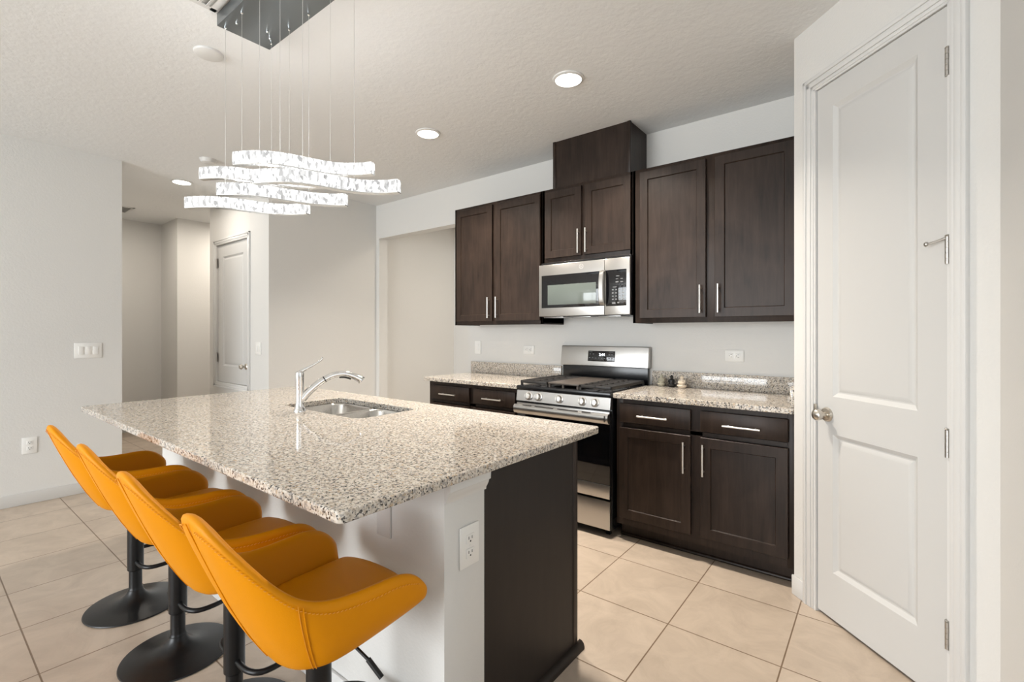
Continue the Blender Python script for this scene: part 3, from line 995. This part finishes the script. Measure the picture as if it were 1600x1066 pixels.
for x, z, w_, h_ in ((-1.492, 1.658, 0.03, 0.005), (-1.47, 1.735, 0.024, 0.005), (-1.475, 1.715, 0.018, 0.004), (-1.44, 1.715, 0.018, 0.004), (-1.475, 1.694, 0.022, 0.008), (-1.44, 1.694, 0.018, 0.006), (-1.50, 1.545, 0.026, 0.012), (-1.465, 1.547, 0.014, 0.010)):
    obj('key', box(x - w_ / 2, x + w_ / 2, ky - 0.0004, ky + 0.0004, z - h_ / 2, z + h_ / 2), 'mark', cp)
for x in (-2.04, -1.80, -1.56):
    bm = box(x - 0.09, x + 0.09, MY + 0.05, MY + 0.19, 1.452, 1.459, 0.002)
    obj('underside_filter', bm, 'steel', t)

# ------------------------------------------------------------------ figurines
def figurine(x, y, mat, label, tall, basew):
    t = thing('figurine', label, 'figurine', (x, y, CT1 + 0.0008), 0, 'small seated figurines on the counter')
    s = tall / 0.088
    obj('lotus_base', lathe([(0, 0), (basew * 0.62, 0), (basew * 0.86, 0.008 * s), (basew, 0.018 * s), (basew * 0.93, 0.023 * s), (0, 0.022 * s)], (x, y, CT1 + 0.0008), (0, 0, 1), 20), mat, t)
    bm = lathe([(0.0, 0.018 * s), (0.019 * s, 0.020 * s), (0.021 * s, 0.028 * s), (0.0175 * s, 0.038 * s), (0.0185 * s, 0.050 * s), (0.0155 * s, 0.059 * s), (0.009 * s, 0.063 * s), (0.0085 * s, 0.065 * s), (0.0125 * s, 0.071 * s), (0.0125 * s, 0.079 * s), (0.008 * s, 0.085 * s), (0.004 * s, 0.089 * s), (0.0, 0.092 * s)], (x, y, CT1 + 0.0008), (0, 0, 1), 20)
    obj('seated_figure', bm, mat, t, smooth=80)
    bm = bmesh.new()
    for sg in (-1, 1):
        add_tube(bm, smooth_path([(x + sg * 0.016 * s, y, CT1 + 0.056 * s), (x + sg * 0.022 * s, y - 0.006 * s, CT1 + 0.042 * s), (x + sg * 0.012 * s, y - 0.018 * s, CT1 + 0.036 * s), (x, y - 0.020 * s, CT1 + 0.040 * s)], 4), 0.0048 * s, 8)
    obj('arms', bm, mat, t)
figurine(-1.272, 3.405, 'beige', 'grey-beige figurine on the counter, nearest the range', 0.086, 0.028)
figurine(-1.192, 3.392, 'figblack', 'black figurine in the middle of the three on the counter', 0.084, 0.030)
figurine(-1.112, 3.368, 'cream', 'cream figurine on the counter, farthest from the range', 0.088, 0.032)

# ------------------------------------------------------------------ outlets and switches
def plate_matrix(origin, normal):
    n = Vector(normal).normalized()
    u = Vector((0, 0, 1)).cross(n).normalized()       # to the viewer's right
    return Matrix(((u.x, n.x, 0, origin[0]), (u.y, n.y, 0, origin[1]), (0, 0, 1, origin[2]), (0, 0, 0, 1)))

def outlet(label, origin, normal, w_=0.086, h_=0.128, horiz=False, group=None):
    m = plate_matrix(origin, normal)
    if horiz: m = m @ Matrix.Rotation(R(90), 4, 'Y')
    t = thing('wall_outlet', label, 'outlet', origin)
    bm = bmesh.new()
    add_box(bm, -w_ / 2, w_ / 2, 0.0005, 0.0065, -h_ / 2, h_ / 2, 0.0025, 2, m)
    obj('cover_plate', bm, 'plate', t)
    for s in (-1, 1):
        bm = bmesh.new()
        add_box(bm, -0.0175, 0.0175, 0.0055, 0.009, s * 0.022 - 0.0145, s * 0.022 + 0.0145, 0.003, 2, m)
        r = obj('receptacle', bm, 'plate', t)
        bm = bmesh.new()
        add_box(bm, -0.0085, -0.006, 0.0085, 0.0094, s * 0.022 - 0.001, s * 0.022 + 0.008, 0, 1, m)
        add_box(bm, 0.006, 0.0085, 0.0085, 0.0094, s * 0.022 - 0.001, s * 0.022 + 0.008, 0, 1, m)
        add_box(bm, -0.0025, 0.0025, 0.0085, 0.0094, s * 0.022 - 0.010, s * 0.022 - 0.005, 0, 1, m)
        obj('socket_slots', bm, 'slot', r)
    bm = bmesh.new()
    add_lathe(bm, [(0, 0.006), (0.003, 0.006), (0.003, 0.0085), (0, 0.009)], (0, 0, 0), (0, 1, 0), 10)
    bm.transform(m)
    obj('screw', bm, 'plate', t)
    return t

def switch(label, origin, normal, gangs, w_, h_=0.125):
    m = plate_matrix(origin, normal)
    t = thing('light_switch', label, 'light switch', origin)
    bm = bmesh.new()
    add_box(bm, -w_ / 2, w_ / 2, 0.0005, 0.0065, -h_ / 2, h_ / 2, 0.0025, 2, m)
    obj('cover_plate', bm, 'plate', t)
    for g in range(gangs):
        x = (g - (gangs - 1) / 2) * 0.047
        bm = bmesh.new()
        add_box(bm, x - 0.0175, x + 0.0175, 0.0055, 0.0105, -0.034, 0.034, 0.003, 2, m)
        obj('rocker', bm, 'plate', t)
    return t
outlet('white outlet on the end of the island knee wall', (EX, 1.089, 0.676), (1, 0, 0))
outlet('white outlet low on the long white wall behind the farthest stool', (-5.26, 0.62, 0.455), (1, 0, 0))
outlet('sideways white outlet over the counter behind the figurines, nearest the pantry wall', (-0.794, YB, 1.178), (0, -1, 0), horiz=True, w_=0.078, h_=0.118)
outlet('sideways white outlet above the backsplash next to the range backguard', (-2.515, YB, 1.180), (0, -1, 0), horiz=True, w_=0.078, h_=0.118)
switch('narrow white switch beside the wide opening, above the backsplash corner', (-3.130, YB, 1.190), (0, -1, 0), 1, 0.078)
switch('white three-rocker switch plate on the long white wall', (-5.26, 0.968, 1.186), (1, 0, 0), 3, 0.176, 0.128)
switch('white switch plate beside the raised closet door', (-4.975, 2.223, 1.175), (0, -1, 0), 2, 0.12)

# ------------------------------------------------------------------ ceiling fittings
def can(x, y, label):
    t = thing('recessed_light', label, 'ceiling light', (x, y, CEIL), 0, 'recessed ceiling lights')
    obj('trim_ring', lathe([(0.077, -0.011), (0.081, -0.011), (0.092, -0.006), (0.094, 0.0), (0.077, 0.0)], (x, y, CEIL - 0.0005), (0, 0, 1), 36, closed=False), 'trim', t)
    obj('lens', lathe([(0, -0.010), (0.075, -0.010), (0.0775, -0.007), (0.0775, -0.001), (0, -0.001)], (x, y, CEIL), (0, 0, 1), 32), 'lens', t)
can(*CANS[0], 'lit recessed ceiling light nearest the pantry wall')
can(*CANS[1], 'lit recessed ceiling light in front of the wide opening')
can(*CANS[2], 'lit recessed ceiling light over the hall by the closet door')
t = thing('smoke_detector', 'flat round white cover on the ceiling near the chandelier canopy', 'smoke detector', (-2.859, 1.018, CEIL))
obj('cover', lathe([(0, -0.016), (0.055, -0.016), (0.068, -0.010), (0.071, 0.0), (0, 0)], (-2.859, 1.018, CEIL - 0.0005), (0, 0, 1), 36), 'trim', t)
t = thing('smoke_detector', 'small domed white smoke detector on the ceiling over the hall mouth', 'smoke detector', (-4.62, 1.64, CEIL))
obj('housing', lathe([(0, -0.038), (0.035, -0.037), (0.052, -0.030), (0.060, -0.012), (0.066, 0.0), (0, 0)], (-4.62, 1.64, CEIL - 0.0005), (0, 0, 1), 32), 'trim', t)
def register(label, x0, x1, y0, y1, along_x, mat_slat, mat_duct='vent'):
    t = thing('ceiling_vent', label, 'air vent', ((x0 + x1) / 2, (y0 + y1) / 2, CEIL))
    bm = bmesh.new()
    f = 0.028
    for a in ((x0, x1, y0, y0 + f), (x0, x1, y1 - f, y1), (x0, x0 + f, y0, y1), (x1 - f, x1, y0, y1)):
        add_box(bm, *a, CEIL - 0.008, CEIL - 0.0005, 0.002)
    obj('frame', bm, 'trim', t)
    obj('duct', box(x0 + f, x1 - f, y0 + f, y1 - f, CEIL - 0.0015, CEIL - 0.0005), mat_duct, t)
    n = 8
    for k in range(n):
        bm = bmesh.new()
        s = (k + 0.5) / n
        if along_x:
            y = y0 + f + (y1 - y0 - 2 * f) * s
            add_box(bm, x0 + f, x1 - f, -0.010, 0.010, -0.001, 0.001, 0, 1, Matrix.Translation((0, y, CEIL - 0.0085)) @ Matrix.Rotation(R(35), 4, 'X'))
        else:
            x = x0 + f + (x1 - x0 - 2 * f) * s
            add_box(bm, -0.010, 0.010, y0 + f, y1 - f, -0.001, 0.001, 0, 1, Matrix.Translation((x, 0, CEIL - 0.0085)) @ Matrix.Rotation(R(20), 4, 'Y'))
        obj('slat', bm, mat_slat, t)
register('white louvred ceiling vent beside the chandelier canopy', -2.462, -2.162, 0.60, 0.905, True, 'trim', 'ventpale')
register('dark-slotted ceiling vent over the far end of the hall', -7.50, -7.13, 1.42, 1.745, False, 'trim')

# ------------------------------------------------------------------ chandelier
t = thing('chandelier', 'linear chandelier of five wavy lit crystal bars on thin wires', 'chandelier', (-2.07, 1.04, CEIL))
CZ = CEIL - 0.06
cx0, cx1, cy0, cy1 = -2.470, -1.640, 0.914, 1.158
obj('canopy', box(cx0, cx1, cy0, cy1, CZ, CEIL - 0.001, 0.002), 'canopy', t)
BARS = [((-2.447, 0.942), (-2.397, 1.133), 1.976, 0.110), ((-2.270, 0.942), (-2.220, 1.133), 2.076, 0.105), ((-2.098, 0.942), (-2.045, 1.133), 1.968, 0.075),
        ((-1.920, 0.942), (-1.870, 1.133), 2.065, 0.108), ((-1.745, 0.942), (-1.694, 1.133), 1.957, 0.105)]
for a, b, zt, amp in BARS:
    a, b = Vector(a), Vector(b)
    m = (a + b) / 2
    d = (b - a).normalized()
    n = Vector((d.y, -d.x))
    def at(s): return m + d * s + n * (amp * (s / 0.235) ** 3)
    # walk the curve in equal steps
    fine = [at(-0.242 + 0.484 * i / 400) for i in range(401)]
    L = [0.0]
    for p, q in zip(fine, fine[1:]): L.append(L[-1] + (q - p).length)
    def walk(l):
        for i in range(400):
            if L[i + 1] >= l:
                f = (l - L[i]) / (L[i + 1] - L[i])
                return fine[i].lerp(fine[i + 1], f), (fine[i + 1] - fine[i]).normalized()
        return fine[400], (fine[400] - fine[399]).normalized()
    NC = 14
    st = L[-1] / NC
    bm = bmesh.new()
    rows = []
    for i in range(57):
        p, tg = walk(L[-1] * i / 56 * 0.9999)
        w2 = Vector((tg.y, -tg.x)) * 0.0135
        rows.append([bm.verts.new((p.x + w2.x * s, p.y + w2.y * s, z)) for s, z in ((-1, zt - 0.053), (1, zt - 0.053), (1, zt - 0.0495), (-1, zt - 0.0495))])
    for p, q in zip(rows, rows[1:]):
        for k in range(4): bm.faces.new((p[k], p[(k + 1) % 4], q[(k + 1) % 4], q[k]))
    bm.faces.new(rows[0][::-1]); bm.faces.new(rows[-1])
    bar = obj('crystal_bar', bm, 'chrome', t)
    area('bar_uplight', (m.x, m.y, zt + 0.010), 0.42, 0.75, (1.0, 0.985, 0.96), (R(180), 0, -math.atan2(d.y, d.x)), 'RECTANGLE', 0.02)
    for i in range(NC):
        p, tg = walk(st * (i + 0.5))
        X = Matrix(((tg.x, -tg.y, 0, p.x), (tg.y, tg.x, 0, p.y), (0, 0, 1, zt - 0.0245), (0, 0, 0, 1)))
        bm = bmesh.new()
        h, wd, hl = 0.0245, 0.017, st / 2 - 0.0006
        v = {}
        for sx in (-1, 1):
            for sz in (-1, 1):
                for sy in (-1, 1):
                    v[sx, sy, sz] = bm.verts.new((sx * hl, sy * wd * 0.80, sz * h))
        for sy in (-1, 1):       # brilliant-cut face: pyramid with a small flat table
            tb = [bm.verts.new((sx * hl * 0.42, sy * wd * 1.12, sz * h * 0.48)) for sx, sz in ((-1, -1), (1, -1), (1, 1), (-1, 1))]
            cr = [v[-1, sy, -1], v[1, sy, -1], v[1, sy, 1], v[-1, sy, 1]]
            for k in range(4):
                mid = bm.verts.new((cr[k].co + cr[(k + 1) % 4].co) / 2 * 1.0 + Vector((0, sy * 0.0012, 0)))
                bm.faces.new((cr[k], mid, tb[k])); bm.faces.new((mid, cr[(k + 1) % 4], tb[(k + 1) % 4])); bm.faces.new((mid, tb[(k + 1) % 4], tb[k]))
            bm.faces.new(tb)
        for sx in (-1, 1): bm.faces.new((v[sx, -1, -1], v[sx, 1, -1], v[sx, 1, 1], v[sx, -1, 1]))
        for sz in (-1, 1): bm.faces.new((v[-1, -1, sz], v[1, -1, sz], v[1, 1, sz], v[-1, 1, sz]))
        bm.transform(X)
        obj('crystal', bm, 'crystal', bar, smooth=0)
    for q in (a, b):
        obj('wire', tube([(q.x, q.y, zt - 0.003), (q.x, q.y, CZ + 0.002)], 0.0009, 6), 'wire', t)
        obj('wire_grip', lathe([(0, -0.012), (0.003, -0.012), (0.0055, -0.009), (0.0055, 0.001), (0, 0.001)], (q.x, q.y, CZ), (0, 0, 1), 12), 'chrome', t)
for x, y in ((-2.369, 0.961), (-2.319, 1.077), (-2.363, 1.110)):
    obj('wire_grip', lathe([(0, -0.010), (0.004, -0.010), (0.006, -0.007), (0.006, 0.001), (0, 0.001)], (x, y, CZ), (0, 0, 1), 12), 'chrome', t)

# ------------------------------------------------------------------ bar stools
def lerp(a, b, s): return a + (b - a) * s
def sstep(s):
    s = max(0.0, min(1.0, s))
    return s * s * (3 - 2 * s)
def curve(tbl, t):
    for (a, va), (b, vb) in zip(tbl, tbl[1:]):
        if t <= b:
            s = (t - a) / (b - a)
            return tuple(lerp(p, q, s) for p, q in zip(va, vb))
    return tbl[-1][1]
def spline(keys, t):
    """Catmull-Rom through (t, values)"""
    for i in range(len(keys) - 1):
        if t <= keys[i + 1][0] or i == len(keys) - 2:
            a, b, c, d = keys[max(i - 1, 0)], keys[i], keys[i + 1], keys[min(i + 2, len(keys) - 1)]
            s = (t - b[0]) / (c[0] - b[0])
            out = []
            for k in range(len(b[1])):
                m0 = (c[1][k] - a[1][k]) / (c[0] - a[0]) * (c[0] - b[0])
                m1 = (d[1][k] - b[1][k]) / (d[0] - b[0]) * (c[0] - b[0])
                out.append((2 * s ** 3 - 3 * s * s + 1) * b[1][k] + (s ** 3 - 2 * s * s + s) * m0 + (-2 * s ** 3 + 3 * s * s) * c[1][k] + (s ** 3 - s * s) * m1)
            return out
# right half, t from the back centre (0) to the arm's front end (1): x, y, z of rim and of the lower edge
RIM = [(0.0, (0.0, -0.322, 0.925)), (0.14, (0.075, -0.312, 0.905)), (0.30, (0.150, -0.258, 0.830)), (0.46, (0.198, -0.180, 0.745)), (0.58, (0.218, -0.105, 0.708)), (0.72, (0.234, 0.0, 0.700)), (0.82, (0.241, 0.083, 0.700)), (0.90, (0.241, 0.140, 0.684)), (0.96, (0.235, 0.178, 0.652)), (1.0, (0.228, 0.197, 0.622))]
LOW = [(0.0, (0.0, -0.130, 0.510)), (0.14, (0.055, -0.128, 0.510)), (0.30, (0.115, -0.112, 0.516)), (0.46, (0.163, -0.072, 0.530)), (0.58, (0.185, -0.025, 0.545)), (0.72, (0.203, 0.050, 0.565)), (0.82, (0.214, 0.105, 0.580)), (0.90, (0.220, 0.144, 0.590)), (0.96, (0.224, 0.174, 0.599)), (1.0, (0.225, 0.194, 0.608))]
def rim(t):
    x, y, z = spline(RIM, abs(t))
    return Vector((x if t >= 0 else -x, y, z))
def low(t):
    x, y, z = spline(LOW, abs(t))
    return Vector((x if t >= 0 else -x, y, z))
def inward(t):
    e = 0.01
    a, b = rim(max(-1, t - e)), rim(min(1, t + e))
    g = Vector((b.x - a.x, b.y - a.y, 0)).normalized()
    return Vector((-g.y, g.x, 0))
TH = 0.034
def shell():
    bm = bmesh.new()
    ts = [-1 + 2 * i / 48 for i in range(49)]
    rows = []
    for t in ts:
        r, l, n = rim(t), low(t), inward(t)
        h = r.z - l.z
        th = min(TH, h * 0.9)
        pts = []
        pts.append(Vector((l.x * 0.62, l.y * 0.62, min(l.z, 0.515 + 0.25 * (l.z - 0.51)))))       # underside
        pts.append(l + n * 0.035 + Vector((0, 0, 0.0)))
        for f, bulge in ((0.0, 0.0), (0.06, 0.006), (0.22, 0.014), (0.45, 0.016), (0.70, 0.010), (0.90, 0.004)):
            p = l.lerp(r, f)
            pts.append(p - n * bulge * min(1, h / 0.15))
        pts.append(r + n * th * 0.10 + Vector((0, 0, 0.002)))
        pts.append(r + n * th * 0.50 + Vector((0, 0, 0.008)))
        pts.append(r + n * th * 0.92 + Vector((0, 0, 0.0)))
        ib = l + n * (0.050)
        ib.z = 0.560 + max(0, l.z - 0.58) * 0.6
        top = r + n * th
        for f in (0.10, 0.30, 0.55, 0.80, 1.0):
            pts.append(top.lerp(ib, f))
        pts.append(Vector((ib.x * 0.6, ib.y * 0.6 + 0.01, 0.560)))
        rows.append([bm.verts.new(p) for p in pts])
    for a, b in zip(rows, rows[1:]):
        for k in range(len(a) - 1): bm.faces.new((a[k], a[k + 1], b[k + 1], b[k]))
    for e in (rows[0], rows[-1]):
        k0, k1 = 1, len(e) - 2
        bm.faces.new(e[k0:k1 + 1])
    return bm

def cushion():
    bm = bmesh.new()
    nx, ny = 16, 16
    y0, y1 = -0.155, 0.236
    def hw(y):
        s = (y - y0) / (y1 - y0)
        back = 0.175 * math.sqrt(max(0.0, 1 - (1 - min(1, s / 0.42)) ** 2.2))
        return back + 0.010 * sstep(s)
    lay = []
    for sgn, zfun in ((1, 0.0), (-1, 0.0)):
        rows = []
        for j in range(ny + 1):
            v = j / ny
            y = y0 + (y1 - y0) * v
            row = []
            for i in range(nx + 1):
                u = -1 + 2 * i / nx
                w_ = max(0.02, hw(y))
                # rounded front corners
                yy = y - 0.045 * max(0, v - 0.45) / 0.55 * abs(u) ** 2.6
                e = max(abs(u), abs(2 * v - 1))
                drop = 0.026 * max(0.0, (e - 0.72) / 0.28) ** 2
                z = (0.617 - drop + 0.005 * (1 - u * u)) if sgn > 0 else (0.550 + drop * 0.6)
                row.append(bm.verts.new((u * w_ * (1 if sgn > 0 else 0.86), yy - (0 if sgn > 0 else 0.02 * v), z)))
            rows.append(row)
        lay.append(rows)
    for rows in lay:
        for j in range(ny):
            for i in range(nx): bm.faces.new((rows[j][i], rows[j][i + 1], rows[j + 1][i + 1], rows[j + 1][i]))
    T_, B_ = lay
    def wall(a, b):
        for k in range(len(a) - 1): bm.faces.new((a[k], a[k + 1], b[k + 1], b[k]))
    wall(T_[0], B_[0]); wall(T_[ny], B_[ny])
    wall([r[0] for r in T_], [r[0] for r in B_]); wall([r[nx] for r in T_], [r[nx] for r in B_])
    return bm

def surf(t, f, out=0.0):
    """point on the outer shell between lower edge (0) and rim (1)"""
    r, l, n = rim(t), low(t), inward(t)
    tab = [(0.0, 0.0), (0.06, 0.006), (0.22, 0.014), (0.45, 0.016), (0.70, 0.010), (0.90, 0.004), (1.0, 0.0)]
    b = 0.0
    for (p, q), (p2, q2) in zip(tab, tab[1:]):
        if p <= f <= p2: b = lerp(q, q2, (f - p) / (p2 - p))
    return l.lerp(r, f) - n * (b * min(1, (r.z - l.z) / 0.15) + out)

def make_stool():
    t = thing('bar_stool', 'stool', 'bar stool', (0, 0, 0))
    bm = lathe([(0, 0.0), (0.194, 0.0), (0.198, 0.003), (0.196, 0.007), (0.175, 0.011), (0.13, 0.017), (0.09, 0.025), (0.06, 0.037), (0.042, 0.052), (0.034, 0.066), (0.030, 0.075), (0, 0.075)], (0, 0, 0), (0, 0, 1), 64)
    obj('base', bm, 'black', t)
    bm = lathe([(0, 0.06), (0.028, 0.06), (0.0305, 0.078), (0.0285, 0.082), (0.0265, 0.09), (0.0265, 0.20), (0, 0.20)], (0, 0, 0), (0, 0, 1), 28)
    obj('pole', bm, 'black', t)
    bm = lathe([(0, 0.172), (0.030, 0.172), (0.033, 0.176), (0.033, 0.495), (0.0, 0.495)], (0, 0, 0), (0, 0, 1), 28)
    obj('gas_lift_sleeve', bm, 'black', t)
    bm = lathe([(0, 0.485), (0.075, 0.485), (0.085, 0.495), (0.085, 0.520), (0, 0.520)], (0, 0, 0), (0, 0, 1), 28)
    obj('seat_mount', bm, 'black', t)
    pts = smooth_path([(0.028, -0.002, 0.215), (0.10, 0.0, 0.215), (0.145, 0.03, 0.215), (0.150, 0.10, 0.215), (0.125, 0.165, 0.215), (0.06, 0.205, 0.215), (-0.06, 0.205, 0.215), (-0.125, 0.165, 0.215), (-0.150, 0.10, 0.215), (-0.145, 0.03, 0.215), (-0.10, 0.0, 0.215), (-0.028, -0.002, 0.215)], 4)
    obj('footrest', tube(pts, 0.0095, 12), 'black', t)
    bm = tube([(0.055, 0.02, 0.508), (0.10, 0.040, 0.500), (0.155, 0.060, 0.462), (0.185, 0.068, 0.435)], 0.0045, 10)
    add_tube(bm, [(0.145, 0.056, 0.470), (0.187, 0.069, 0.432)], 0.0072, 10)
    obj('lever', bm, 'black', t)
    sh = obj('seat_shell', shell(), 'leather', t, smooth=180, sub=1)
    for tt in (0.0, 0.50, -0.50):
        def seam_pts(shift, out):
            q = []
            for i in range(15):
                f = 0.03 + 0.94 * i / 14
                u = tt * lerp(0.80, 1.0, f) - math.copysign(shift, tt)
                q.append(surf(u, f, out))
            return q
        obj('seam', tube(seam_pts(0.0, 0.0004), 0.0014, 6), 'leather', sh)
        if tt: obj('seam', tube(seam_pts(0.018, 0.0004), 0.0009, 6), 'thread', sh)
    # stitched edge that follows the rim
    for sg in (-1, 1):
        bm = bmesh.new()
        for i in range(64):
            a, b = 0.06 + 0.86 * i / 64, 0.06 + 0.86 * (i + 0.62) / 64
            q = [surf(sg * s, 1.0 - 0.020 / max(0.1, (rim(s).z - low(s).z)), 0.0008) for s in (a, b)]
            q[1] = q[1] + Vector((0, 0, 0.002))
            add_tube(bm, q, 0.0013, 5)
        obj('edge_stitching', bm, 'thread', sh)
    obj('seat_cushion', cushion(), 'leather', t, smooth=180, sub=1)
    return t

st0 = make_stool()
SPOTS = [(-2.905, 0.712), (-2.325, 0.713), (-1.765, 0.708), (-1.225, 0.708)]
LAB = ['orange bucket bar stool farthest along the island, nearest the long white wall',
       'orange bucket bar stool second from the long white wall',
       'orange bucket bar stool third from the long white wall, just behind the nearest stool',
       'orange bucket bar stool nearest the island end with the white outlet']
stools = [st0] + [copy_tree(st0) for _ in SPOTS[1:]]
for s, (x, y), l in zip(stools, SPOTS, LAB):
    s.location = (x, y, 0)
    tag(s, l, 'bar stool', 'orange stools along the island')

# ground outside the glazed opening
struct('ground', box(-16, 22, -24, 6, -0.16, -0.11), 'grass')
